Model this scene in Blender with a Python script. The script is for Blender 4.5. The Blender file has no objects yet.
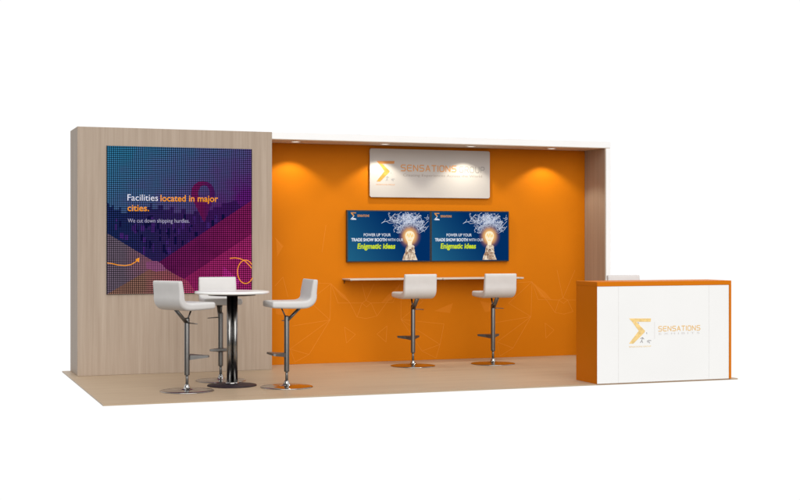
import bpy, bmesh, math, random
from mathutils import Vector, Matrix
R = math.radians
sc = bpy.context.scene
C = sc.collection

# ------------------------------------------------------------------ camera
CX, CY, CZ, YAW, F, PU, PV = -1.5006, -11.0028, 1.3205, 0.3555, 1343.44, 403.35, 241.02
cam = bpy.data.cameras.new('camera')
co = bpy.data.objects.new('camera', cam); C.objects.link(co)
co.location = (CX, CY, CZ); co.rotation_euler = (R(90), 0, -YAW)
cam.sensor_width = 36; cam.lens = 36 * F / 800
cam.shift_x = (400 - PU) / 800; cam.shift_y = (PV - 250) / 800
cam.clip_start = 0.1; cam.clip_end = 200
sc.camera = co

# ------------------------------------------------------------------ world: white studio, dimmer behind the viewer
w = bpy.data.worlds.new('World'); sc.world = w; w.use_nodes = True
nt = w.node_tree; bg = nt.nodes['Background']
tc = nt.nodes.new('ShaderNodeTexCoord')
dot = nt.nodes.new('ShaderNodeVectorMath'); dot.operation = 'DOT_PRODUCT'
dot.inputs[1].default_value = Vector((0.42, 0.86, 0.28)).normalized()
nt.links.new(tc.outputs['Generated'], dot.inputs[0])
mr = nt.nodes.new('ShaderNodeMapRange'); mr.interpolation_type = 'SMOOTHSTEP'
mr.inputs['From Min'].default_value = -0.25; mr.inputs['From Max'].default_value = 0.25
mr.inputs['To Min'].default_value = 0.19; mr.inputs['To Max'].default_value = 1.02
nt.links.new(dot.outputs['Value'], mr.inputs['Value'])
nt.links.new(mr.outputs['Result'], bg.inputs['Strength'])
bg.inputs['Color'].default_value = (1, 1, 1, 1)

# ------------------------------------------------------------------ key light
sl = bpy.data.lights.new('key_light', 'SUN'); sl.energy = 3.05; sl.angle = R(70); sl.color = (1, 0.985, 0.96)
so = bpy.data.objects.new('key_light', sl); C.objects.link(so)
az, el = R(-6), R(29)      # the light comes from the front, a little from the right
d = Vector((-math.sin(az) * math.cos(el), math.cos(az) * math.cos(el), -math.sin(el)))
so.rotation_euler = d.to_track_quat('-Z', 'Y').to_euler(); so.location = (2, -8, 7)

sc.view_settings.view_transform = 'Standard'; sc.view_settings.look = 'None'
sc.view_settings.exposure = 0; sc.view_settings.gamma = 1
sc.render.engine = 'CYCLES'
sc.cycles.max_bounces = 8

# ------------------------------------------------------------------ dimensions (metres)
FW, FD = 6.019, 3.0
TX0, TX1, TY, H = 0.0816, 2.0378, 2.405, 2.44
FX0, FX1 = 5.9035, 5.9723
WY = 2.885
SOF = H - 0.0739

def at(u, v, y):
    """point on the vertical plane Y=y that the survey pixel (u, v) of the photograph hits"""
    k = (u - PU) / F; c, s = math.cos(YAW), math.sin(YAW); Y = y - CY
    X = Y * (k * c + s) / (c - k * s)
    g = s * X + c * Y
    return Vector((X + CX, y, CZ - (v - PV) * g / F))
def ground(u, v):
    g = F * CZ / (v - PV); r = (u - PU) / F * g
    return Vector((CX + g * math.sin(YAW) + r * math.cos(YAW), CY + g * math.cos(YAW) - r * math.sin(YAW), 0))

# ------------------------------------------------------------------ materials
def lin(r, g, b):
    f = lambda c: (c / 255 / 12.92) if c / 255 <= 0.04045 else ((c / 255 + 0.055) / 1.055) ** 2.4
    return (f(r), f(g), f(b), 1)
def principled(name, col, rough=0.5, metal=0.0, spec=0.5):
    m = bpy.data.materials.new(name); m.use_nodes = True
    b = m.node_tree.nodes['Principled BSDF']
    b.inputs['Base Color'].default_value = (*col[:3], 1); b.inputs['Roughness'].default_value = rough
    b.inputs['Metallic'].default_value = metal; b.inputs['Specular IOR Level'].default_value = spec
    return m
def vary(m, scale=6, amt=0.06, bump=0.0, bscale=400, rvar=0.0):
    """fine tonal, gloss and surface variation"""
    n = m.node_tree; b = n.nodes['Principled BSDF']; col = tuple(b.inputs['Base Color'].default_value)
    t = n.nodes.new('ShaderNodeTexCoord'); no = n.nodes.new('ShaderNodeTexNoise')
    no.inputs['Scale'].default_value = scale; no.inputs['Detail'].default_value = 6
    n.links.new(t.outputs['Object'], no.inputs['Vector'])
    r = n.nodes.new('ShaderNodeValToRGB')
    r.color_ramp.elements[0].position = 0.3; r.color_ramp.elements[1].position = 0.7
    r.color_ramp.elements[0].color = tuple(c * (1 - amt) for c in col[:3]) + (1,)
    r.color_ramp.elements[1].color = tuple(min(1, c * (1 + amt)) for c in col[:3]) + (1,)
    n.links.new(no.outputs['Fac'], r.inputs['Fac']); n.links.new(r.outputs['Color'], b.inputs['Base Color'])
    if rvar:
        mm = n.nodes.new('ShaderNodeMapRange'); r0 = b.inputs['Roughness'].default_value
        mm.inputs['To Min'].default_value = max(0, r0 - rvar); mm.inputs['To Max'].default_value = r0 + rvar
        n.links.new(no.outputs['Fac'], mm.inputs['Value']); n.links.new(mm.outputs['Result'], b.inputs['Roughness'])
    if bump:
        nb = n.nodes.new('ShaderNodeTexNoise'); nb.inputs['Scale'].default_value = bscale
        n.links.new(t.outputs['Object'], nb.inputs['Vector'])
        bp = n.nodes.new('ShaderNodeBump'); bp.inputs['Strength'].default_value = bump; bp.inputs['Distance'].default_value = 0.002
        n.links.new(nb.outputs['Fac'], bp.inputs['Height']); n.links.new(bp.outputs['Normal'], b.inputs['Normal'])
    return m
def wood(name, c0, c1, c2, stretch, rough=0.55, fine=1.0, spec=0.35):
    m = principled(name, c1, rough, spec=spec); n = m.node_tree; b = n.nodes['Principled BSDF']
    t = n.nodes.new('ShaderNodeTexCoord'); mp = n.nodes.new('ShaderNodeMapping')
    mp.inputs['Scale'].default_value = stretch
    n.links.new(t.outputs['Object'], mp.inputs['Vector'])
    a = n.nodes.new('ShaderNodeTexNoise'); a.inputs['Scale'].default_value = 1; a.inputs['Detail'].default_value = 7; a.inputs['Roughness'].default_value = 0.62
    n.links.new(mp.outputs['Vector'], a.inputs['Vector'])
    mp2 = n.nodes.new('ShaderNodeMapping'); mp2.inputs['Scale'].default_value = tuple(s * (5 if s == max(stretch) else 3) for s in stretch)
    n.links.new(t.outputs['Object'], mp2.inputs['Vector'])
    a2 = n.nodes.new('ShaderNodeTexNoise'); a2.inputs['Scale'].default_value = 1; a2.inputs['Detail'].default_value = 4
    n.links.new(mp2.outputs['Vector'], a2.inputs['Vector'])
    mx = n.nodes.new('ShaderNodeMath'); mx.operation = 'MULTIPLY_ADD'; mx.inputs[1].default_value = 0.35 * fine
    n.links.new(a2.outputs['Fac'], mx.inputs[0]); n.links.new(a.outputs['Fac'], mx.inputs[2])
    r = n.nodes.new('ShaderNodeValToRGB'); e = r.color_ramp.elements
    e[0].position = 0.42; e[0].color = (*c0, 1); e[1].position = 0.92; e[1].color = (*c2, 1)
    k = e.new(0.68); k.color = (*c1, 1)
    n.links.new(mx.outputs[0], r.inputs['Fac']); n.links.new(r.outputs['Color'], b.inputs['Base Color'])
    bp = n.nodes.new('ShaderNodeBump'); bp.inputs['Strength'].default_value = 0.15; bp.inputs['Distance'].default_value = 0.001
    n.links.new(a2.outputs['Fac'], bp.inputs['Height']); n.links.new(bp.outputs['Normal'], b.inputs['Normal'])
    return m
def emit(name, col, strength=1.0):
    m = bpy.data.materials.new(name); m.use_nodes = True; n = m.node_tree
    n.nodes.remove(n.nodes['Principled BSDF'])
    e = n.nodes.new('ShaderNodeEmission'); e.inputs['Color'].default_value = col; e.inputs['Strength'].default_value = strength
    n.links.new(e.outputs[0], n.nodes['Material Output'].inputs['Surface'])
    return m

M = {}
M['wood'] = wood('light_wood_laminate', (0.335, 0.256, 0.195), (0.385, 0.302, 0.234), (0.435, 0.348, 0.275), (24, 24, 0.8))
M['floor'] = wood('floor_laminate', (0.435, 0.32, 0.215), (0.475, 0.36, 0.245), (0.515, 0.395, 0.275), (0.9, 7, 7), rough=0.42, fine=0.6)
M['orange'] = vary(principled('orange_wall', (0.555, 0.157, 0.0015), 0.6, spec=0.08), 1.2, 0.04, 0.08, 300)
M['orange_dark'] = vary(principled('orange_counter', (0.64, 0.172, 0.0012), 0.5, spec=0.1), 2, 0.03, 0.05, 300)
M['line'] = principled('pale_orange_ink', (0.65, 0.215, 0.022), 0.6, spec=0.08)
M['facet'] = principled('tint_orange_ink', (0.61, 0.182, 0.009), 0.6, spec=0.08)
M['white'] = vary(principled('white_paint', (0.865, 0.865, 0.865), 0.4, spec=0.3), 3, 0.01)
M['panel'] = vary(principled('white_counter_panel', (0.86, 0.86, 0.855), 0.3, spec=0.3), 2, 0.01, 0.03, 200)
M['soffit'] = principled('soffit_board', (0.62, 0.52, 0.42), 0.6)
M['shelf'] = principled('beige_shelf', (0.56, 0.49, 0.42), 0.5)
M['sign'] = vary(principled('satin_acrylic', (0.50, 0.465, 0.44), 0.4), 4, 0.015)
M['seat'] = vary(principled('white_leatherette', (0.60, 0.585, 0.575), 0.45, spec=0.4), 12, 0.02, 0.25, 260)
M['chrome'] = vary(principled('chrome', (0.46, 0.45, 0.44), 0.12, 1.0), 40, 0.03, rvar=0.04)
M['steel'] = vary(principled('satin_steel', (0.175, 0.17, 0.165), 0.40, 1.0), 40, 0.04, rvar=0.05)
M['black'] = vary(principled('black_metal', (0.022, 0.014, 0.020), 0.5, 0.0, 0.15), 20, 0.1)
M['table_steel'] = principled('brushed_steel', (0.26, 0.255, 0.25), 0.24, 1.0)
M['bezel'] = principled('black_bezel', (0.012, 0.012, 0.016), 0.3)
M['tabletop'] = vary(principled('white_table_laminate', (0.84, 0.84, 0.83), 0.25), 5, 0.01)
M['gold'] = vary(principled('gold_vinyl', (0.80, 0.42, 0.07), 0.45, spec=0.3), 30, 0.18)
M['gold_pale'] = vary(principled('pale_gold_vinyl', (0.84, 0.60, 0.25), 0.45, spec=0.3), 30, 0.15)
M['gold_deep'] = vary(principled('deep_gold_vinyl', (0.60, 0.30, 0.06), 0.45, spec=0.3), 30, 0.25)
M['copper'] = principled('copper_vinyl', (0.55, 0.22, 0.045), 0.4)
M['letter'] = principled('orange_letter_vinyl', (0.60, 0.27, 0.08), 0.45)
M['letter_gold'] = principled('gold_letter_vinyl', (0.80, 0.50, 0.17), 0.45)
M['grey_ink'] = principled('grey_vinyl', (0.30, 0.29, 0.30), 0.5)
M['pale_ink'] = principled('pale_grey_vinyl', (0.66, 0.63, 0.62), 0.5)
M['group_ink'] = principled('silver_vinyl', (0.27, 0.25, 0.24), 0.4)
M['tag_ink'] = principled('taupe_vinyl', (0.32, 0.27, 0.23), 0.5)
M['lamp'] = emit('downlight_glow', (1, 0.95, 0.86, 1), 1.6)

# ------------------------------------------------------------------ builders
def obj(name, bm, mat, parent=None, smooth=False):
    me = bpy.data.meshes.new(name); bmesh.ops.recalc_face_normals(bm, faces=bm.faces) if len(bm.faces) else None
    bm.to_mesh(me); bm.free(); me.materials.append(mat)
    if smooth: me.polygons.foreach_set('use_smooth', [True] * len(me.polygons))
    o = bpy.data.objects.new(name, me); C.objects.link(o)
    if parent: o.parent = parent; o.matrix_parent_inverse = Matrix.Translation(parent.location).inverted() if parent.type == 'EMPTY' and tuple(parent.location) != (0, 0, 0) and parent.get('world_space') else Matrix()
    return o
def tag(o, label, cat, group=None):
    o['label'] = label; o['category'] = cat
    if group: o['group'] = group
    return o
def empty(name, loc, label, cat, group=None, rz=0):
    o = bpy.data.objects.new(name, None); C.objects.link(o); o.location = loc; o.rotation_euler = (0, 0, rz)
    o.empty_display_size = 0.1
    return tag(o, label, cat, group)
def box(bm, x0, x1, y0, y1, z0, z1, bev=0.0):
    r = bmesh.ops.create_cube(bm, size=1)
    for v in r['verts']:
        v.co = Vector(((x0 + x1) / 2 + v.co.x * (x1 - x0), (y0 + y1) / 2 + v.co.y * (y1 - y0), (z0 + z1) / 2 + v.co.z * (z1 - z0)))
    if bev:
        es = list({e for v in r['verts'] for e in v.link_edges})
        bmesh.ops.bevel(bm, geom=es, offset=bev, segments=2, profile=0.5, affect='EDGES')
    return bm
def nb(): return bmesh.new()
def lathe(bm, prof, c=(0, 0), n=48):
    rings = []
    for r, z in prof:
        rings.append([bm.verts.new((c[0] + r * math.cos(2 * math.pi * i / n), c[1] + r * math.sin(2 * math.pi * i / n), z)) for i in range(n)])
    for a, b in zip(rings, rings[1:]):
        for i in range(n): bm.faces.new((a[i], a[(i + 1) % n], b[(i + 1) % n], b[i]))
    bm.faces.new(rings[0][::-1]); bm.faces.new(rings[-1])
    return bm
def bar(bm, p, q, r0, r1=None, n=16, flat=1.0):
    p, q = Vector(p), Vector(q); r1 = r0 if r1 is None else r1
    d = (q - p).normalized(); a = d.cross(Vector((0, 0, 1)))
    if a.length < 1e-4: a = Vector((1, 0, 0))
    a.normalize(); b = d.cross(a).normalized()
    R1 = [bm.verts.new(p + (a * math.cos(t) + b * math.sin(t) * flat) * r0) for t in (2 * math.pi * i / n for i in range(n))]
    R2 = [bm.verts.new(q + (a * math.cos(t) + b * math.sin(t) * flat) * r1) for t in (2 * math.pi * i / n for i in range(n))]
    for i in range(n): bm.faces.new((R1[i], R1[(i + 1) % n], R2[(i + 1) % n], R2[i]))
    bm.faces.new(R1[::-1]); bm.faces.new(R2)
    return bm
def slab(bm, pts, y, t=0.001):
    """flat cut-out standing in the plane Y=y, thickness t towards the viewer; pts are (x, z)"""
    a = [bm.verts.new((x, y - t, z)) for x, z in pts]; b = [bm.verts.new((x, y, z)) for x, z in pts]
    bm.faces.new(a); bm.faces.new(b[::-1])
    for i in range(len(a)): bm.faces.new((a[i], b[i], b[(i + 1) % len(a)], a[(i + 1) % len(a)]))
    return bm
def px(pts, y): return [(p.x, p.z) for p in (at(u, v, y) for u, v in pts)]
def stroke(bm, pts, y, wd, t=0.0008):
    """thin line through (x, z) points"""
    for i_, ((x0, z0), (x1, z1)) in enumerate(zip(pts, pts[1:])):
        L = math.hypot(x1 - x0, z1 - z0)
        if L < 1e-6: continue
        ex, ez = (x1 - x0) / L, (z1 - z0) / L; nx, nz = -ez * wd / 2, ex * wd / 2; ex *= wd * .3; ez *= wd * .3
        slab(bm, [(x0 + nx - ex, z0 + nz - ez), (x0 - nx - ex, z0 - nz - ez), (x1 - nx + ex, z1 - nz + ez), (x1 + nx + ex, z1 + nz + ez)], y - 0.00003 * i_, t)
    return bm
def ell(cx, cz, rx, rz, n=40, a0=0, a1=360):
    k = n if a1 - a0 < 360 else n - 1
    return [(cx + rx * math.cos(R(a0 + (a1 - a0) * i / (k if a1 - a0 < 360 else n))), cz + rz * math.sin(R(a0 + (a1 - a0) * i / (k if a1 - a0 < 360 else n)))) for i in range(n + (1 if a1 - a0 < 360 else 0))]
def rrect(x0, x1, z0, z1, r, n=6):
    P = []
    for cx, cz, a in ((x1 - r, z1 - r, 0), (x0 + r, z1 - r, 90), (x0 + r, z0 + r, 180), (x1 - r, z0 + r, 270)):
        for i in range(n + 1): P.append((cx + r * math.cos(R(a + 90 * i / n)), cz + r * math.sin(R(a + 90 * i / n))))
    return P
def text(name, s, x0, x1, z, cap, y, mat, parent, bold=0.0, spacing=1.0, shear=0.0, t=0.0006):
    """lettering cut as a thin mesh: left x0 to right x1, baseline z, capital height cap, on plane Y=y"""
    cu = bpy.data.curves.new(name, 'FONT'); cu.body = s; cu.size = 1; cu.offset = bold; cu.space_character = spacing; cu.shear = shear
    cu.resolution_u = 4; cu.extrude = 0.001
    o = bpy.data.objects.new(name, cu); C.objects.link(o)
    bpy.context.view_layer.update()
    me = bpy.data.meshes.new_from_object(o.evaluated_get(bpy.context.evaluated_depsgraph_get()))
    bpy.data.objects.remove(o)
    xs = [v.co.x for v in me.vertices]; a, b = min(xs), max(xs); k = (x1 - x0) / (b - a); kz = cap / 0.70
    for v in me.vertices:
        v.co = Vector((x0 + (v.co.x - a) * k, y - t / 2 - v.co.z * t / 0.002, z + v.co.y * kz))
    me.name = name; me.materials.clear(); me.materials.append(mat)
    q = bpy.data.objects.new(name, me); C.objects.link(q)
    if parent: q.parent = parent
    return q
def ptext(name, s, u0, u1, vb, cappx, y, mat, parent, **k):
    a, b = at(u0, vb, y), at(u1, vb, y)
    c = at((u0 + u1) / 2, vb, y); h = at((u0 + u1) / 2, vb - cappx, y).z - c.z
    return text(name, s, a.x, b.x, c.z, h, y, mat, parent, **k)
GLY = {'S': [[(1, 1), (0, 1), (0, .52), (1, .52), (1, 0), (0, 0)]], 'E': [[(1, 1), (0, 1), (0, 0), (1, 0)], [(0, .52), (.9, .52)]], 'N': [[(0, 0), (0, 1), (1, 0), (1, 1)]],
       'A': [[(0, 0), (.5, 1), (1, 0)], [(.22, .32), (.78, .32)]], 'T': [[(0, 1), (1, 1)], [(.5, 1), (.5, 0)]], 'I': [[(0, 0), (0, 1)]], 'O': [[(0, 0), (0, 1), (1, 1), (1, 0), (0, 0)]],
       'G': [[(1, 1), (0, 1), (0, 0), (1, 0), (1, .48), (.55, .48)]], 'R': [[(0, 0), (0, 1), (1, 1), (1, .45), (0, .45)], [(.5, .45), (1, 0)]], 'U': [[(0, 1), (0, 0), (1, 0), (1, 1)]], 'P': [[(0, 0), (0, 1), (1, 1), (1, .45), (0, .45)]]}
def cham(l, k, h):
    out = []; n = len(l); closed = l[0] == l[-1] and n > 3; pts = l[:-1] if closed else l; m = len(pts); c = 0.2
    for i, p in enumerate(pts):
        if not closed and i in (0, m - 1): out.append(p); continue
        a, b = pts[i - 1], pts[(i + 1) % m]
        if (a[0] == p[0]) == (b[0] == p[0]) or (a[0] != p[0] and a[1] != p[1]) or (b[0] != p[0] and b[1] != p[1]): out.append(p); continue
        for q in (a, b):
            dx, dz = q[0] - p[0], q[1] - p[1]; out.append((p[0] + (c if dx > 0 else -c if dx < 0 else 0), p[1] + (c if dz > 0 else -c if dz < 0 else 0)))
    if closed: out.append(out[0])
    return out
def techno(s, u0, u1, vb, cappx, y, mat, parent, wd, adv=1.45):
    a, b = at(u0, vb, y), at(u1, vb, y); h = at((u0 + u1) / 2, vb - cappx, y).z - at((u0 + u1) / 2, vb, y).z
    ws = [0.0 if c == 'I' else 1.0 for c in s]; tot = sum(ws) + (adv - 1) * (len(s) - 1); k = (b.x - a.x) / tot; x = a.x; bm = nb()
    z = at((u0 + u1) / 2, vb, y).z
    for c, w_ in zip(s, ws):
        for j, l in enumerate(GLY[c]): stroke_l = cham(l, k, h); stroke(bm, [(x + p[0] * k, z + p[1] * h) for p in stroke_l], y - 0.0001 * j, wd, 0.0006)
        x += (w_ + adv - 1) * k
    return obj('letters', bm, mat, parent)
def struct(o): o['kind'] = 'structure'; return o

# ------------------------------------------------------------------ floor
b = box(nb(), 0, FW, 0, FD, -0.012, 0)
struct(obj('floor', b, M['floor']))

# ------------------------------------------------------------------ wood tower
g = empty('wood_tower', (0, 0, 0), 'tall light wood block wall carrying the big purple and blue screen', 'wall')
obj('cladding', box(nb(), TX0, TX1, TY, FD - 0.005, 0.001, H, 0.0015), M['wood'], g)

# ------------------------------------------------------------------ orange wall with its line drawing
g = empty('back_wall', (0, 0, 0), 'long orange wall printed with faint polygon line drawings', 'wall')
obj('wall_panel', box(nb(), TX1 + 0.002, FX0 - 0.002, WY, FD - 0.005, 0.001, SOF - 0.001), M['orange'], g)
bm = nb(); Y1 = WY - 0.0002
L = [[(315, 283), (331, 283.6), (330, 320)], [(331, 283.6), (309, 301), (330, 320)], [(330, 320), (292, 326)], [(330, 320), (290, 349), (309, 354.5), (330, 320)],
     [(290, 349), (295, 362), (309, 354.5)], [(331, 283.6), (338, 303), (362, 303)], [(331, 283.6), (350, 303), (357, 317), (366, 318.5), (377, 316), (400, 284)],
     [(362, 303), (366, 300.5), (371, 303), (366.5, 307), (362, 303)], [(371, 303), (393, 302.5), (400, 284)], [(357, 317), (362, 303)], [(377, 316), (371, 303)],
     [(344.5, 327), (355.5, 334.5), (346.5, 343), (344.5, 327)], [(387, 326), (377, 334), (386, 342), (387, 326)], [(401, 284), (401, 319.5), (444, 324)],
     [(401, 284), (423, 301), (401, 319.5)], [(401, 319.5), (440, 344.5), (422, 351), (401, 319.5)], [(440, 344.5), (436, 358), (422, 351)], [(444, 324), (440, 344.5)],
     [(275, 286), (283, 277), (288, 297)], [(366, 300.5), (362, 284)], [(366, 300.5), (374, 284)], [(275, 238), (282, 247)],
     [(513, 283), (532, 281.7), (531, 316.6)], [(532, 281.7), (508.5, 303.3), (531, 316.6)], [(531, 316.6), (493, 323)], [(531, 316.6), (497, 342), (513, 348), (531, 316.6)],
     [(497, 342), (500, 356), (513, 348)], [(532, 281.7), (538, 299.5), (559, 300)], [(532, 281.7), (548, 302), (555, 312.5), (564, 314.2), (573, 311.5)],
     [(559, 300), (563, 298), (567.5, 300), (563.5, 303.5), (559, 300)], [(545, 323), (554, 330), (546, 338), (545, 323)], [(563, 298), (557, 270)], [(563, 298), (575, 270)],
     [(322, 252), (326, 225)], [(555, 312.5), (559, 300)], [(573, 311.5), (567.5, 300)], [(567.5, 300), (583, 300)]]
for l in L: stroke(bm, px(l, Y1), Y1, 0.0042, 0.0006)
bm2 = nb()
for p in ([(331.5, 284.5), (345, 295), (350, 302.5), (341, 297)], [(400, 284.5), (387, 296), (381, 303), (392, 300)], [(434, 311), (453, 303), (450, 313)], [(480, 301), (495, 304), (492, 311), (485, 312)],
          [(275, 303), (289, 309), (287, 316), (276, 314)], [(276, 238), (283.5, 246), (277, 257)], [(532.5, 282.5), (545, 292), (552, 300), (541, 297)]):
    slab(bm2, px(p, Y1), Y1, 0.0004)
o = obj('line_drawing', bm, M['line'], g); o['label'] = 'faint pale polygon lines printed low on the orange wall'
o = obj('tinted_facets', bm2, M['facet'], g)

# ------------------------------------------------------------------ side wall and canopy
g = empty('side_wall', (0, 0, 0), 'narrow wood lined end wall with white edge right of the orange wall', 'wall')
obj('wood_lining', box(nb(), FX0, FX0 + 0.012, TY + 0.004, FD - 0.005, 0.001, SOF - 0.001), M['wood'], g)
obj('white_shell', box(nb(), FX0 + 0.0125, FX1, TY, FD - 0.005, 0.001, SOF - 0.001, 0.001), M['white'], g)
g = empty('canopy', (0, 0, 0), 'white flat canopy beam over the orange wall with recessed downlights', 'canopy')
obj('fascia', box(nb(), TX1 + 0.001, FX1, TY, FD - 0.005, SOF + 0.006, H, 0.001), M['white'], g)
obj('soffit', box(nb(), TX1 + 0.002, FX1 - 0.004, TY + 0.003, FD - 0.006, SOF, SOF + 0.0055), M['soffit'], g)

# ------------------------------------------------------------------ downlights
LY = WY - 0.25
names = ['recessed downlight next to the wood tower', 'recessed downlight above left part of the white logo sign',
         'recessed downlight above right part of the white logo sign', 'recessed downlight nearest the wood lined end wall']
for (u, v), lb in zip(((295.5, 141), (385, 143.6), (471, 146.4), (551.6, 148.8)), names):
    p = at(u, v, LY)
    e = empty('downlight', (p.x, LY, SOF), lb, 'downlight', 'recessed downlights in the canopy')
    bm = nb(); n = 40
    prof = [(0.042, 0.0), (0.055, 0.0), (0.055, -0.004), (0.050, -0.006), (0.042, -0.004)]
    rings = [[bm.verts.new((r * math.cos(2 * math.pi * i / n), r * math.sin(2 * math.pi * i / n), z)) for i in range(n)] for r, z in prof]
    for a, c in zip(rings, rings[1:] + rings[:1]):
        for i in range(n): bm.faces.new((a[i], a[(i + 1) % n], c[(i + 1) % n], c[i]))
    obj('trim_ring', bm, M['white'], e, True)
    obj('lamp_lens', lathe(nb(), [(0.041, -0.001), (0.041, -0.003)], n=40), M['lamp'], e)
    ld = bpy.data.lights.new('spot_light', 'SPOT'); ld.energy = 18; ld.spot_size = R(112); ld.spot_blend = 0.38
    ld.color = (1, 0.96, 0.80); ld.shadow_soft_size = 0.02
    lo = bpy.data.objects.new('spot_light', ld); C.objects.link(lo); lo.parent = e; lo.location = (0, 0, -0.012)

# ------------------------------------------------------------------ LED screen on the tower
SY = TY - 0.012
def led(name, c0, c1=None, ang=None, var=0.25, glow=1.0, lattice=True):
    """emissive LED tile surface: colour (optionally a diagonal blend) behind the dark lattice between pixels"""
    m = bpy.data.materials.new(name); m.use_nodes = True; n = m.node_tree; n.nodes.remove(n.nodes['Principled BSDF'])
    t = n.nodes.new('ShaderNodeTexCoord'); sx = n.nodes.new('ShaderNodeSeparateXYZ'); n.links.new(t.outputs['Object'], sx.inputs[0])
    def mth(op, *a):
        q = n.nodes.new('ShaderNodeMath'); q.operation = op
        for i, v in enumerate(a):
            if isinstance(v, (int, float)): q.inputs[i].default_value = v
            else: n.links.new(v, q.inputs[i])
        return q.outputs[0]
    no = n.nodes.new('ShaderNodeTexNoise'); no.inputs['Scale'].default_value = 9; no.inputs['Detail'].default_value = 5; n.links.new(t.outputs['Object'], no.inputs['Vector'])
    mix = n.nodes.new('ShaderNodeMix'); mix.data_type = 'RGBA'
    mix.inputs[6].default_value = c0; mix.inputs[7].default_value = c1 or c0
    if ang:
        ax, az_, off, sc_ = ang
        v = mth('MULTIPLY_ADD', sx.outputs['X'], ax, mth('MULTIPLY', sx.outputs['Z'], az_))
        v = mth('MULTIPLY', mth('ADD', v, -off), sc_)
        v = mth('ADD', v, mth('MULTIPLY', mth('SUBTRACT', no.outputs['Fac'], 0.5), 0.5))
        q = n.nodes.new('ShaderNodeClamp'); n.links.new(v, q.inputs[0]); n.links.new(q.outputs[0], mix.inputs[0])
    s = mth('ADD', mth('MULTIPLY', mth('SUBTRACT', no.outputs['Fac'], 0.5), var * 2), glow)
    if lattice:
        for out in ('X', 'Z'):
            f = mth('FRACT', mth('MULTIPLY', sx.outputs[out], 49.0))
            f = mth('ABSOLUTE', mth('SUBTRACT', f, 0.5))
            f = mth('MULTIPLY_ADD', mth('LESS_THAN', f, 0.31), 0.87, 0.13)
            s = mth('MULTIPLY', s, f)
        s = mth('MULTIPLY', s, 1.42)
    e = n.nodes.new('ShaderNodeEmission'); n.links.new(mix.outputs[2], e.inputs['Color']); n.links.new(s, e.inputs['Strength'])
    n.links.new(e.outputs[0], n.nodes['Material Output'].inputs['Surface'])
    return m
A, B = at(106.5, 220, SY), at(252, 220, SY); zt = at(107, 145.6, SY).z; zb = at(107, 294.5, SY).z
g = empty('led_screen', (0, 0, 0), 'large square blue and magenta pixel screen mounted on the wood tower', 'screen')
obj('screen_frame', box(nb(), A.x, B.x, SY, TY - 0.0005, zb, zt), M['bezel'], g)
q0 = 0.003
x0, x1, z0, z1 = A.x + q0, B.x - q0, zb + q0, zt - q0
def cp(pts):
    out = []
    for p in px(pts, SY): out.append((min(max(p[0], x0), x1), min(max(p[1], z0), z1)))
    return out
lay = [('sky_picture', [(100, 140), (100, 300), (260, 300), (260, 140)], led('led_sky', lin(46, 112, 148), lin(92, 28, 112), (0.62, -0.78, 0.62 * x0 - 0.78 * z1 + 0.12, 0.85), 0.12)),
       ('city_picture', [(100, 202), (109, 204), (109, 207), (112, 207), (112, 205), (114, 205), (114, 210), (119, 210), (119, 207), (121, 207), (121, 213), (127, 213), (127, 208), (130, 208), (130, 211), (136, 211), (136, 206), (139, 206), (139, 212), (146, 212), (146, 207), (150, 207), (150, 203), (152, 203), (152, 209), (158, 209), (158, 205), (163, 205), (163, 210), (170, 210), (170, 207), (174, 207), (174, 213), (181, 213), (181, 209), (186, 209), (186, 214), (194, 214), (194, 211), (199, 211), (199, 215), (208, 215), (208, 210), (213, 210), (213, 207), (222, 207), (222, 203), (228, 203), (233, 201), (237, 201), (240, 207), (252, 207), (260, 203), (158, 264), (100, 233)],
        led('led_city', lin(30, 44, 92), lin(64, 28, 94), (1, -0.15, x0 - 0.15 * z0, 1.1), 0.22)),
       ('magenta_band', [(157, 263.5), (260, 200.5), (260, 300), (160, 300)], led('led_magenta', lin(102, 26, 84), lin(132, 30, 90), (1, 0, x0 + 0.6, 1.0), 0.22)),
       ('pink_band', [(176, 284), (260, 234), (260, 300), (160, 300)], led('led_pink', lin(148, 36, 96), lin(168, 42, 112), (1, 0, x0 + 0.8, 1.0), 0.2)),
       ('pink_light', [(223, 266), (240, 281), (232, 292), (222, 285)], led('led_hot', lin(180, 44, 132))),
       ('taupe_band', [(100, 233), (157, 263.5), (186, 281), (178, 300), (100, 300)], led('led_taupe', lin(104, 90, 106), lin(148, 84, 106), (1, 0, x0 + 0.15, 2.2), 0.2)),
       ('bronze_band', [(107, 297), (150, 269), (170, 272), (188, 281), (196, 296)], led('led_bronze', lin(132, 96, 84), lin(168, 64, 100), (1, 0, x0 + 0.35, 2.0), 0.2)),
       ('pale_glow', [(146, 262), (157, 261), (163, 265), (166, 270), (156, 272), (146, 268)], led('led_pale', lin(150, 84, 128)))]
k = 0; blocks_m = (led('led_block_dark', lin(22, 20, 70)), led('led_block_light', lin(72, 40, 118)))
for nm, pts, m in lay:
    k += 1
    obj(nm, slab(nb(), cp(pts), SY - 0.0008 * k, 0.0006), m, g)
    if nm == 'city_picture':
        rb = random.Random(3); bs = (nb(), nb())
        for i in range(110):
            u_, v_ = rb.uniform(108, 246), rb.uniform(214, 252)
            top = 264 - abs(u_ - 158) * 0.56 if u_ > 158 else 264 - (158 - u_) * 0.52
            w_, h_ = rb.uniform(1, 4), rb.uniform(2, 9)
            if v_ + h_ > top - 1: continue
            slab(bs[i % 2], px([(u_, v_), (u_ + w_, v_), (u_ + w_, v_ + h_), (u_, v_ + h_)], SY), SY - 0.0008 * k - 0.0006 - 0.000001 * (i + 1), 0.0001)
        obj('city_blocks', bs[0], blocks_m[0], g); obj('city_blocks', bs[1], blocks_m[1], g)
PY = SY - 0.0075
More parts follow.
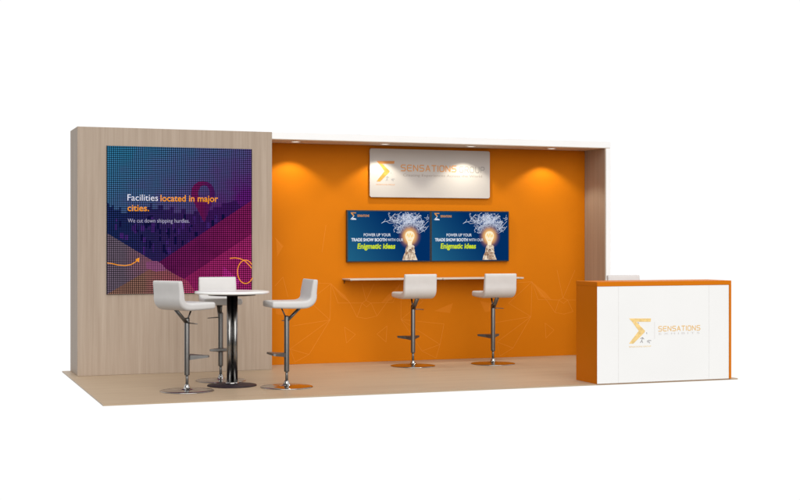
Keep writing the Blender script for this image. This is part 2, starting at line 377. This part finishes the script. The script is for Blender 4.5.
c = at(203, 193.5, PY); s1 = at(204, 193.5, PY).x - c.x; bm = nb()
out_ = [(c.x + 12 * s1 * math.sin(R(t)), c.z + 12.3 * s1 * math.cos(R(t))) for t in range(-118, 119, 8)]
out_ = out_ + [(c.x + 1.2 * s1, c.z - 29 * s1)]
inn = [(c.x + 1 * s1 + 5.6 * s1 * math.sin(R(t)), c.z + .5 * s1 + 7.8 * s1 * math.cos(R(t))) for t in [(-118 + 236 * i / (len(out_) - 2)) * 180 / 118 * .98 for i in range(len(out_) - 1)]]
inn = inn + [(c.x + s1, c.z - 7.3 * s1)]
for i in range(len(out_)):
    j = (i + 1) % len(out_)
    try: slab(bm, [out_[i], out_[j], inn[j], inn[i]], PY, 0.0005)
    except ValueError: pass
obj('map_pin', bm, led('led_pin', lin(112, 26, 88), lin(80, 30, 104), (1, 0, c.x - 0.02, 8), 0.15), g)
TYY = PY - 0.001
sw = emit('led_white', lin(232, 230, 240)); sor = emit('led_orange', lin(240, 150, 40)); sg = emit('led_soft_white', lin(170, 165, 190))
ptext('headline', 'Facilities', 127.5, 158, 200.7, 6.4, TYY, sw, g, bold=-0.002)
ptext('headline_bold', 'located in major', 160.5, 218, 201.5, 6.4, TYY, sor, g, bold=0.014)
ptext('headline_bold', 'cities.', 127.5, 149, 211, 6.4, TYY, sor, g, bold=0.014)
ptext('tagline', 'We cut down shipping hurdles.', 127.8, 189.5, 222.6, 4.0, TYY, sg, g)
bm = nb()
stroke(bm, px([(107.5, 263), (112, 263.6), (118, 265), (125, 265.6), (131, 264.6), (135.5, 262), (138.5, 259)], TYY), TYY, 0.009)
slab(bm, px([(139.5, 257.5), (139, 262.5), (135.3, 259.5)], TYY), TYY)
obj('orange_arrow', bm, sor, g); bm = nb()
pts = [(230, 258.3), (235, 257.8), (240, 258.6), (244.5, 260.6), (247.5, 263.5), (250, 266), (251.4, 268)]
stroke(bm, px(pts, TYY), TYY, 0.009)
stroke(bm, px([(245.5 + 8 * math.cos(R(t)), 271.8 - 11.7 * math.sin(R(t))) for t in range(40, 331, 12)], TYY), TYY, 0.009)
obj('orange_swirl', bm, sor, g)

# ------------------------------------------------------------------ logo (an angular gold mark), used on sign, screens and counter
def mark(prefix, u0, v0, u1, v1, y, parent, m1, m2, m3, grey, small=True):
    def q(pts): return px([(u0 + (u1 - u0) * a, v0 + (v1 - v0) * c) for a, c in pts], y)
    slab(bm := nb(), q([(0, 0), (1, 0), (.98, .132), (.14, .132)]), y, 0.0012); obj('logo_mark', bm, m1, parent)
    slab(bm := nb(), q([(.145, .135), (.325, .135), (.73, .49), (.60, .62), (.44, .49)]), y, 0.0012); obj('logo_mark', bm, m2, parent)
    slab(bm := nb(), q([(.44, .495), (.60, .625), (.73, .495), (.70, .56), (.20, 1), (0, 1)]), y, 0.0011); obj('logo_mark', bm, m3, parent)
    if small:
        bm = nb()
        for l in ([(.40, .16), (.44, .2)], [(.45, .44), (.5, .49), (.44, .55)], [(.80, .56), (.81, .61)], [(.52, .80), (.62, .76), (.68, .82)], [(.62, .76), (.58, .88), (.52, .96)], [(.58, .88), (.62, .96)],
                  [(.82, .90), (.90, .87), (1.0, .88)], [(.84, .94), (.92, .93), (.93, .98)]):
            stroke(bm, q(l), y, 0.006, 0.0009)
        obj('grey_flourish', bm, grey, parent)

# ------------------------------------------------------------------ logo sign
GY = WY - 0.03
g = empty('logo_sign', (0, 0, 0), 'white rounded logo sign reading SENSATIONS GROUP high on the orange wall', 'sign')
a, c = at(369.8, 148.3, GY), at(489.8, 199, GY)
obj('sign_board', slab(nb(), rrect(a.x, c.x, at(370, 197, GY).z, a.z, 0.022), GY + 0.012, 0.012), M['sign'], g)
for x in (a.x + 0.06, c.x - 0.06):
    for z in (a.z - 0.05, a.z - 0.46):
        bm = nb(); bar(bm, (x, GY + 0.0121, z), (x, WY - 0.0005, z), 0.01); obj('standoff', bm, M['steel'], g, True)
SGY = GY - 0.0003
mark('s', 376.5, 161, 394.5, 181.5, SGY, g, M['copper'], M['gold_deep'], M['gold_deep'], M['grey_ink'])
techno('SENSATIONS', 401.2, 456, 171.3, 5.8, SGY, M['letter'], g, 0.0115)
techno('GROUP', 459.5, 484.3, 172.6, 5.6, SGY, M['group_ink'], g, 0.008)
ptext('tagline', 'Creating Experiences Across the World', 403, 482, 176.9, 2.5, SGY, M['tag_ink'], g)
ptext('small_print', 'SENSATIONS GROUP', 376, 394.8, 185.2, 1.2, SGY, M['letter'], g)

# ------------------------------------------------------------------ wall screens
def screen_mat():
    m = bpy.data.materials.new('screen_blue'); m.use_nodes = True; n = m.node_tree; n.nodes.remove(n.nodes['Principled BSDF'])
    t = n.nodes.new('ShaderNodeTexCoord'); mp = n.nodes.new('ShaderNodeMapping'); n.links.new(t.outputs['Generated'], mp.inputs['Vector'])
    s = n.nodes.new('ShaderNodeSeparateXYZ'); n.links.new(t.outputs['Generated'], s.inputs[0])
    a = n.nodes.new('ShaderNodeMath'); a.operation = 'MULTIPLY_ADD'; a.inputs[1].default_value = 0.45
    n.links.new(s.outputs['Z'], a.inputs[0]); n.links.new(s.outputs['X'], a.inputs[2])
    r = n.nodes.new('ShaderNodeValToRGB'); e = r.color_ramp.elements
    e[0].position = 0.0; e[0].color = lin(32, 96, 130); e[1].position = 0.85; e[1].color = lin(2, 46, 98)
    k = e.new(0.5); k.color = lin(16, 68, 112)
    n.links.new(a.outputs[0], r.inputs['Fac'])
    em = n.nodes.new('ShaderNodeEmission'); n.links.new(r.outputs['Color'], em.inputs['Color']); n.links.new(em.outputs[0], n.nodes['Material Output'].inputs['Surface'])
    return m
def halo_mat():
    m = bpy.data.materials.new('bulb_halo'); m.use_nodes = True; n = m.node_tree; n.nodes.remove(n.nodes['Principled BSDF'])
    t = n.nodes.new('ShaderNodeTexCoord'); l = n.nodes.new('ShaderNodeVectorMath'); l.operation = 'SUBTRACT'; l.inputs[1].default_value = (0.5, 0.5, 0.5)
    n.links.new(t.outputs['Generated'], l.inputs[0])
    l2 = n.nodes.new('ShaderNodeVectorMath'); l2.operation = 'MULTIPLY'; l2.inputs[1].default_value = (2, 0, 2); n.links.new(l.outputs[0], l2.inputs[0])
    l3 = n.nodes.new('ShaderNodeVectorMath'); l3.operation = 'LENGTH'; n.links.new(l2.outputs[0], l3.inputs[0])
    r = n.nodes.new('ShaderNodeValToRGB'); e = r.color_ramp.elements
    e[0].position = 0.0; e[0].color = lin(255, 240, 200); e[1].position = 1.0; e[1].color = lin(40, 50, 100)
    for p, c_ in ((0.28, lin(250, 208, 140)), (0.5, lin(214, 158, 104)), (0.75, lin(110, 82, 96))): k = e.new(p); k.color = c_
    n.links.new(l3.outputs['Value'], r.inputs['Fac'])
    al = n.nodes.new('ShaderNodeMapRange'); al.inputs['From Min'].default_value = 0.45; al.inputs['From Max'].default_value = 1.0
    al.inputs['To Min'].default_value = 1; al.inputs['To Max'].default_value = 0; n.links.new(l3.outputs['Value'], al.inputs['Value'])
    em = n.nodes.new('ShaderNodeEmission'); n.links.new(r.outputs['Color'], em.inputs['Color'])
    tr = n.nodes.new('ShaderNodeBsdfTransparent'); mx = n.nodes.new('ShaderNodeMixShader')
    n.links.new(al.outputs[0], mx.inputs[0]); n.links.new(tr.outputs[0], mx.inputs[1]); n.links.new(em.outputs[0], mx.inputs[2])
    n.links.new(mx.outputs[0], n.nodes['Material Output'].inputs['Surface'])
    return m
sm, hm = screen_mat(), halo_mat()
e_w = emit('screen_white', lin(225, 230, 240)); e_y = emit('screen_lime', lin(205, 225, 30)); e_o = emit('screen_amber', lin(215, 150, 80))
e_s = emit('screen_spark', lin(205, 212, 228)); e_s2 = emit('screen_spark_dim', lin(120, 140, 180)); e_b = emit('screen_bulb', lin(255, 240, 205)); e_f = emit('screen_filament', lin(255, 214, 130))
e_h = emit('screen_skin', lin(222, 200, 174))
n_ = e_h.node_tree; no_ = n_.nodes.new('ShaderNodeTexNoise'); no_.inputs['Scale'].default_value = 28; tc_ = n_.nodes.new('ShaderNodeTexCoord'); n_.links.new(tc_.outputs['Object'], no_.inputs['Vector'])
cr_ = n_.nodes.new('ShaderNodeValToRGB'); cr_.color_ramp.elements[0].position = 0.36; cr_.color_ramp.elements[0].color = lin(150, 116, 92); cr_.color_ramp.elements[1].position = 0.62; cr_.color_ramp.elements[1].color = lin(236, 220, 198)
n_.links.new(no_.outputs['Fac'], cr_.inputs['Fac']); n_.links.new(cr_.outputs['Color'], n_.nodes['Emission'].inputs['Color']); e_h2 = emit('screen_skin_shade', lin(150, 112, 88)); e_h3 = emit('screen_skin_dark', lin(84, 56, 50))
VY = WY - 0.045
PW = (at(430.8, 236, VY).x - at(347.3, 236, VY).x)
X0 = at(347.0, 236, VY).x; XM = at(430.8, 236, VY).x; X2 = at(509.0, 236, VY).x
TZ1 = at(347, 210.0, VY).z; TZ0 = at(347, 262.2, VY).z
for (xa, xb, lb) in ((X0, XM - 0.001, 'left flat screen with blue bulb advert, beside its twin below the sign'),
                     (XM + 0.001, X2, 'right flat screen with blue bulb advert, nearer the wood lined end wall')):
    g = empty('television', (0, 0, 0), lb, 'television', 'pair of wall screens under the logo sign')
    W_ = xb - xa; Hh = TZ1 - TZ0
    P = lambda a, c_: (xa + W_ * a, TZ1 - Hh * c_)
    obj('housing', box(nb(), xa, xb, VY, WY - 0.003, TZ0, TZ1, 0.003), M['bezel'], g)
    bz = 0.012
    obj('display', slab(nb(), [(xa + bz, TZ0 + bz), (xb - bz, TZ0 + bz), (xb - bz, TZ1 - bz), (xa + bz, TZ1 - bz)], VY - 0.0002, 0.001), sm, g)
    y1 = VY - 0.0018
    def tt(nm, s, a0, a1, bl, cap, mat, **k): text(nm, s, xa + W_ * a0, xa + W_ * a1, TZ1 - Hh * bl, Hh * cap, y1 - 0.0012, mat, g, **k)
    # branching sparks above the bulb
    rnd = random.Random(7); b1 = nb(); b2 = nb()
    def lim(p): return (min(max(p[0], 0.40), 0.975), min(max(p[1], 0.035), 0.44))
    for i in range(300):
        t = max(-1, min(1, rnd.gauss(0, 0.55))); rr = rnd.uniform(0.0, 1)
        cx_, cy_ = 0.76 + t * 0.23 * (0.45 + 0.55 * rr) - 0.03, 0.38 - rr * 0.30 + abs(t) * 0.06
        p = [lim((cx_, cy_))]; a_ = rnd.uniform(0, 6.28)
        for s_ in range(rnd.randint(3, 6)):
            a_ += rnd.uniform(-2.2, 2.2); st = rnd.uniform(0.008, 0.026)
            p.append(lim((p[-1][0] + st * math.cos(a_), p[-1][1] + st * 1.7 * math.sin(a_))))
        tgt = b1 if rnd.random() < 0.55 else b2
        stroke(tgt, [P(*k_) for k_ in p], y1 + (0.0002 if tgt is b2 else -0.0004), rnd.uniform(0.0015, 0.0046), 0.0005)
    for arm in ([(0.70, .40), (0.66, .33), (0.62, .26), (0.55, .22), (0.50, .20), (0.44, .22), (0.405, .25)], [(0.405, .25), (0.44, .21), (0.455, .17)], [(.50, .20), (.52, .13), (.50, .10)], [(.46, .21), (.50, .25), (.56, .24)], [(.60, .25), (.58, .18), (.62, .10)],
                [(0.72, .36), (0.70, .24), (0.72, .12), (0.70, .05)], [(0.78, .36), (0.80, .22), (0.83, .10), (0.86, .05)], [(0.82, .40), (0.90, .32), (0.97, .20)], [(0.80, .38), (0.86, .44), (0.93, .38), (0.97, .30)], [(.55, .22), (.53, .12), (.57, .06)]):
        stroke(b1, [P(*k_) for k_ in arm], y1 - 0.0004, 0.0038, 0.0005)
    obj('spark_picture', b2, e_s2, g); obj('spark_picture', b1, e_s, g)
    cx_, cz_ = P(0.745, 0.50)
    obj('bulb_glow', slab(nb(), ell(cx_, cz_, 0.140, 0.150), y1 - 0.001, 0.0002), hm, g)
    bm = nb(); bp_ = [(.745, .40), (.77, .405), (.79, .43), (.802, .475), (.798, .53), (.783, .58), (.772, .62), (.768, .68), (.722, .68), (.718, .62), (.707, .58), (.692, .53), (.688, .475), (.70, .43), (.72, .405)]
    slab(bm, [P(*k_) for k_ in bp_], y1 - 0.0013, 0.0003); obj('bulb_picture', bm, e_b, g)
    bm = nb(); stroke(bm, [P(*k_) for k_ in ((.71, .50), (.72, .45), (.735, .52), (.75, .44), (.765, .52), (.78, .46), (.785, .51))], y1 - 0.0017, 0.009, 0.0003)
    stroke(bm, [P(.728, .58), P(.762, .58)], y1 - 0.0017, 0.008, 0.0003); obj('filament_picture', bm, e_f, g)
    bm = nb(); slab(bm, [P(*k_) for k_ in ((.655, .968), (.668, .88), (.69, .81), (.694, .74), (.704, .70), (.716, .672), (.74, .665), (.772, .668), (.795, .685), (.803, .71), (.798, .738), (.806, .765), (.802, .79), (.81, .815), (.805, .84), (.815, .87), (.822, .91), (.84, .968))], y1 - 0.0013, 0.0003); obj('hand_picture', bm, e_h, g)
    bm = nb(); 
    for s_ in ([(.675, .95), (.70, .83), (.715, .74)], [(.745, .95), (.75, .88)], [(.79, .82), (.762, .83)], [(.787, .74), (.765, .745)], [(.80, .90), (.775, .91)]): stroke(bm, [P(*k_) for k_ in s_], y1 - 0.0017, 0.005, 0.0003)
    obj('hand_picture', bm, e_h2, g)
    bm = nb(); stroke(bm, [P(*k_) for k_ in ((.735, .80), (.74, .765), (.755, .76), (.76, .79))], y1 - 0.0020, 0.010, 0.0003); stroke(bm, [P(.728, .86), P(.722, .94)], y1 - 0.0020, 0.008, 0.0003)
    obj('hand_picture', bm, e_h3, g)
    tt('advert_text', 'POWER UP YOUR', .195, .515, .502, .055, e_w, bold=0.01)
    tt('advert_text', 'TRADE SHOW BOOTH', .05, .465, .598, .058, e_w, bold=0.035)
    tt('advert_text', 'WITH OUR', .475, .665, .598, .055, e_w)
    tt('advert_slogan', 'Enigmatic ideas', .12, .57, .74, .098, e_y, bold=0.032, shear=0.12)
    y2 = y1 - 0.0012
    for pts, mm in (([(.04, .045), (.105, .045), (.105, .062), (.062, .062), (.085, .105), (.075, .12), (.05, .075)], e_o), ([(.085, .108), (.06, .165), (.035, .18), (.072, .12)], e_w), ([(.075, .15), (.105, .165), (.108, .185), (.045, .185)], e_w)):
        obj('logo_mark', slab(nb(), [P(*k_) for k_ in pts], y2, 0.0004), mm, g)
    tt('logo_text', 'SENSATIONS', .12, .26, .128, .042, e_o, bold=0.02)

# ------------------------------------------------------------------ wall shelves
SZ = at(430, 278.9, WY - 0.28).z
s_l, s_m, s_r = at(346.5, 278, WY - 0.15).x, at(438.5, 278, WY - 0.15).x, at(518.8, 278, WY - 0.15).x
for xa, xb, lb in ((s_l, s_m - 0.004, 'slim beige wall shelf under the left flat screen'), (s_m + 0.004, s_r, 'slim beige wall shelf under the right flat screen')):
    g = empty('wall_shelf', (0, 0, 0), lb, 'shelf', 'slim shelves along the orange wall')
    obj('shelf_board', box(nb(), xa, xb, WY - 0.28, WY - 0.001, SZ - 0.008, SZ + 0.008, 0.002), M['shelf'], g)
    for x in (xa + 0.02, xb - 0.02):
        bm = nb(); box(bm, x - 0.010, x + 0.010, WY - 0.26, WY - 0.0015, SZ - 0.0145, SZ - 0.0082)
        v = [bm.verts.new(p) for p in ((x - 0.003, WY - 0.002, SZ - 0.0146), (x - 0.003, WY - 0.05, SZ - 0.0146), (x - 0.003, WY - 0.002, SZ - 0.05),
                                      (x + 0.003, WY - 0.002, SZ - 0.0146), (x + 0.003, WY - 0.05, SZ - 0.0146), (x + 0.003, WY - 0.002, SZ - 0.05))]
        for f in ((0, 1, 2), (5, 4, 3), (0, 3, 4, 1), (1, 4, 5, 2), (2, 5, 3, 0)): bm.faces.new([v[i] for i in f])
        obj('bracket', bm, M['steel'], g)

# ------------------------------------------------------------------ reception counter
CX0, CX1, CY0, CY1, CH = 4.4861, 5.935, -0.012, 0.40, 0.942
g = empty('reception_counter', (0, 0, 0), 'orange reception counter with white front panel and gold logo', 'counter')
obj('body', box(nb(), CX0, CX1 - 0.001, CY0 + 0.004, CY1, 0.001, CH - 0.0405, 0.0), M['orange_dark'], g)
obj('worktop', box(nb(), CX0 - 0.001, CX1, CY0 - 0.004, CY1 + 0.002, CH - 0.04, CH, 0.0015), M['orange_dark'], g)
a_, b_ = at(618.5, 330, CY0).x, at(709, 330, CY0).x; xr = at(728.8, 330, CY0).x
bm = nb()
for xa, xb in ((CX0 + 0.001, a_ - 0.0006), (a_ + 0.0006, b_ - 0.0006), (b_ + 0.0006, xr)):
    obj('front_panel', box(nb(), xa, xb, CY0, CY0 + 0.0038, 0.003, CH - 0.042), M['panel'], g)
obj('edge_strip', box(nb(), xr + 0.0015, CX1, CY0 - 0.004, CY0 + 0.0038, 0.002, CH - 0.0405, 0.0008), M['orange_dark'], g)
OY = CY0 - 0.0003
mark('c', 629, 318.4, 651, 343.6, OY, g, M['gold_pale'], M['gold_pale'], M['gold_pale'], M['grey_ink'])
techno('SENSATIONS', 658.6, 700, 330.6, 4.6, OY, M['letter_gold'], g, 0.0075)
ptext('letters', 'E X H I B I T S', 658.8, 699.5, 334.2, 2.0, OY, M['pale_ink'], g)
ptext('small_print', 'SENSATIONS GROUP', 629, 651, 347.2, 1.4, OY, M['gold_pale'], g)
bm = nb(); stroke(bm, px([(654.6, 322), (654.6, 339)], OY), OY, 0.003, 0.0005); obj('divider_line', bm, M['pale_ink'], g)

# ------------------------------------------------------------------ bar stools
def loft(bm, st, wd, cap0, cap1, rfac=0.34, n=6):
    """sections of a rounded-rectangle along a path in the YZ plane: st = (y, z, thickness, width factor)"""
    rings = []
    for i, (y, z, t, wf) in enumerate(st):
        p = st[max(0, i - 1)]; q = st[min(len(st) - 1, i + 1)]
        ty, tz = q[0] - p[0], q[1] - p[1]; l = math.hypot(ty, tz); ty /= l; tz /= l
        ny, nz = tz, -ty     # across the thickness
        sec = rrect(-wd / 2 * wf, wd / 2 * wf, -t / 2, t / 2, t * rfac, n)
        rings.append([bm.verts.new((a, y + ny * c_, z + nz * c_)) for a, c_ in sec])
    for a, c_ in zip(rings, rings[1:]):
        for i in range(len(a)): bm.faces.new((a[i], a[(i + 1) % len(a)], c_[(i + 1) % len(a)], c_[i]))
    if cap0: bm.faces.new(rings[0][::-1])
    if cap1: bm.faces.new(rings[-1])
    return bm
def bez(P_, n):
    out = []
    for i in range(n + 1):
        t = i / n; a = [Vector(p) for p in P_]
        while len(a) > 1: a = [a[k_].lerp(a[k_ + 1], t) for k_ in range(len(a) - 1)]
        out.append(tuple(a[0]))
    return out
def make_stool():
    t = bpy.data.objects.new('bar_stool', None); C.objects.link(t); t.empty_display_size = 0.1
    seat = [(.176, .752, .040, .955), (.1735, .752, .050, .975), (.167, .752, .057, .99), (.150, .752, .061, 1), (.08, .750, .064, 1), (0, .748, .066, 1), (-.09, .748, .068, 1)]
    obj('seat', loft(nb(), seat, 0.362, True, False), M['seat'], t, True)
    crv = bez([(-.09, .748, .068), (-.215, .745, .072), (-.205, .85, .058)], 10)
    crv = [(a, b_, c_, 1) for a, b_, c_ in crv]
    crv += [(-.212, .90, .052, .995), (-.219, .945, .048, .985), (-.2215, .965, .044, .982), (-.2225, .971, .036, .972), (-.2228, .974, .026, .96)]
    obj('backrest', loft(nb(), crv, 0.362, False, True), M['seat'], t, True)
    base = [(0.05, 0.001), (0.236, 0.001), (0.238, 0.004), (0.234, 0.007), (0.16, 0.010), (0.07, 0.014), (0.036, 0.022), (0.025, 0.04), (0.020, 0.058), (0.012, 0.062)]
    obj('base', lathe(nb(), base, n=72), M['chrome'], t, True)
    obj('gas_lift', lathe(nb(), [(0.0125, 0.0615), (0.0125, 0.15)], n=24), M['steel'], t, True)
    obj('column', lathe(nb(), [(0.014, 0.138), (0.0225, 0.140), (0.0235, 0.15), (0.0235, 0.635), (0.021, 0.642), (0.012, 0.645)], n=32), M['steel'], t, True)
    bm = nb(); bar(bm, (0, -0.004, 0.60), (0, -0.125, 0.716), 0.024, 0.022, flat=0.6); obj('rear_arm', bm, M['steel'], t, True)
    bm = nb(); bar(bm, (0, 0.004, 0.62), (0, 0.05, 0.717), 0.009, 0.009, flat=0.7); obj('front_arm', bm, M['steel'], t, True)
    obj('mounting_plate', box(nb(), -0.07, 0.07, -0.12, 0.07, 0.7145, 0.7185), M['steel'], t)
    bm = nb(); bar(bm, (0.018, 0, 0.60), (0.125, 0.01, 0.594), 0.005, 0.004); obj('lever', bm, M['steel'], t, True)
    bm = nb(); zf = 0.292
    o_ = [(-0.024, 0.015), (0.024, 0.015), (0.055, 0.07), (0.125, 0.135), (0.122, 0.155), (-0.122, 0.155), (-0.125, 0.135), (-0.055, 0.07)]
    lo_ = [bm.verts.new((x, y, zf - 0.02 + 0.16 * max(0, y - 0.015))) for x, y in o_]; up_ = [bm.verts.new((x, y, zf + 0.02)) for x, y in o_]
    bm.faces.new(lo_[::-1]); bm.faces.new(up_)
    for i in range(len(o_)): bm.faces.new((lo_[i], lo_[(i + 1) % 8], up_[(i + 1) % 8], up_[i]))
    bmesh.ops.bevel(bm, geom=list(bm.edges), offset=0.003, segments=2, affect='EDGES')
    obj('footrest', bm, M['steel'], t)
    return t
proto = make_stool()
GS = 'white bar stools with chrome pedestals'
g6 = ground(626.5, 372)
for i, (p, azd, lb) in enumerate((
        (ground(187, 391), 60, 'white bar stool seen from behind, left of the round table'),
        (ground(220.7, 380.7), 184, 'white bar stool facing forward, behind the round table'),
        (ground(286.7, 387), -90, 'white bar stool in profile, right of the round table'),
        (ground(413, 366), 0, 'white bar stool facing the orange wall under the left flat screen'),
        (ground(493, 363.8), 3, 'white bar stool facing the orange wall under the right flat screen'),
        (Vector((5.33, 0.80, 0)), 184, 'white bar stool mostly hidden behind the reception counter'))):
    if i == 0: o = proto
    else:
        o = proto.copy(); C.objects.link(o)
        for ch in proto.children:
            if ch.parent is not proto: continue
            c2 = ch.copy(); C.objects.link(c2); c2.parent = o
    o.location = p; o.rotation_euler = (0, 0, -R(azd)); tag(o, lb, 'bar stool', GS)

# ------------------------------------------------------------------ bar table
p = ground(232, 385.7)
g = empty('bar_table', p, 'round white bar table on chrome column between three stools', 'table')
obj('tabletop', lathe(nb(), [(0.30, 0.838), (0.330, 0.840), (0.338, 0.846), (0.340, 0.853), (0.338, 0.860), (0.332, 0.864), (0.30, 0.865)], n=96), M['tabletop'], g, True)
obj('mounting_disc', lathe(nb(), [(0.17, 0.8215), (0.215, 0.825), (0.215, 0.8375)], n=64), M['black'], g, True)
for i, (dx, dy) in enumerate(((-0.026, -0.008), (0.026, -0.012), (0.004, 0.028))):
    obj('column', lathe(nb(), [(0.024, 0.022), (0.024, 0.822)], (dx, dy), 32), M['table_steel'], g, True)
obj('column_collar', lathe(nb(), [(0.062, 0.021), (0.062, 0.030), (0.055, 0.036)], n=48), M['chrome'], g, True)
obj('base', lathe(nb(), [(0.18, 0.001), (0.222, 0.001), (0.226, 0.005), (0.222, 0.010), (0.12, 0.017), (0.07, 0.021)], n=80), M['black'], g, True)
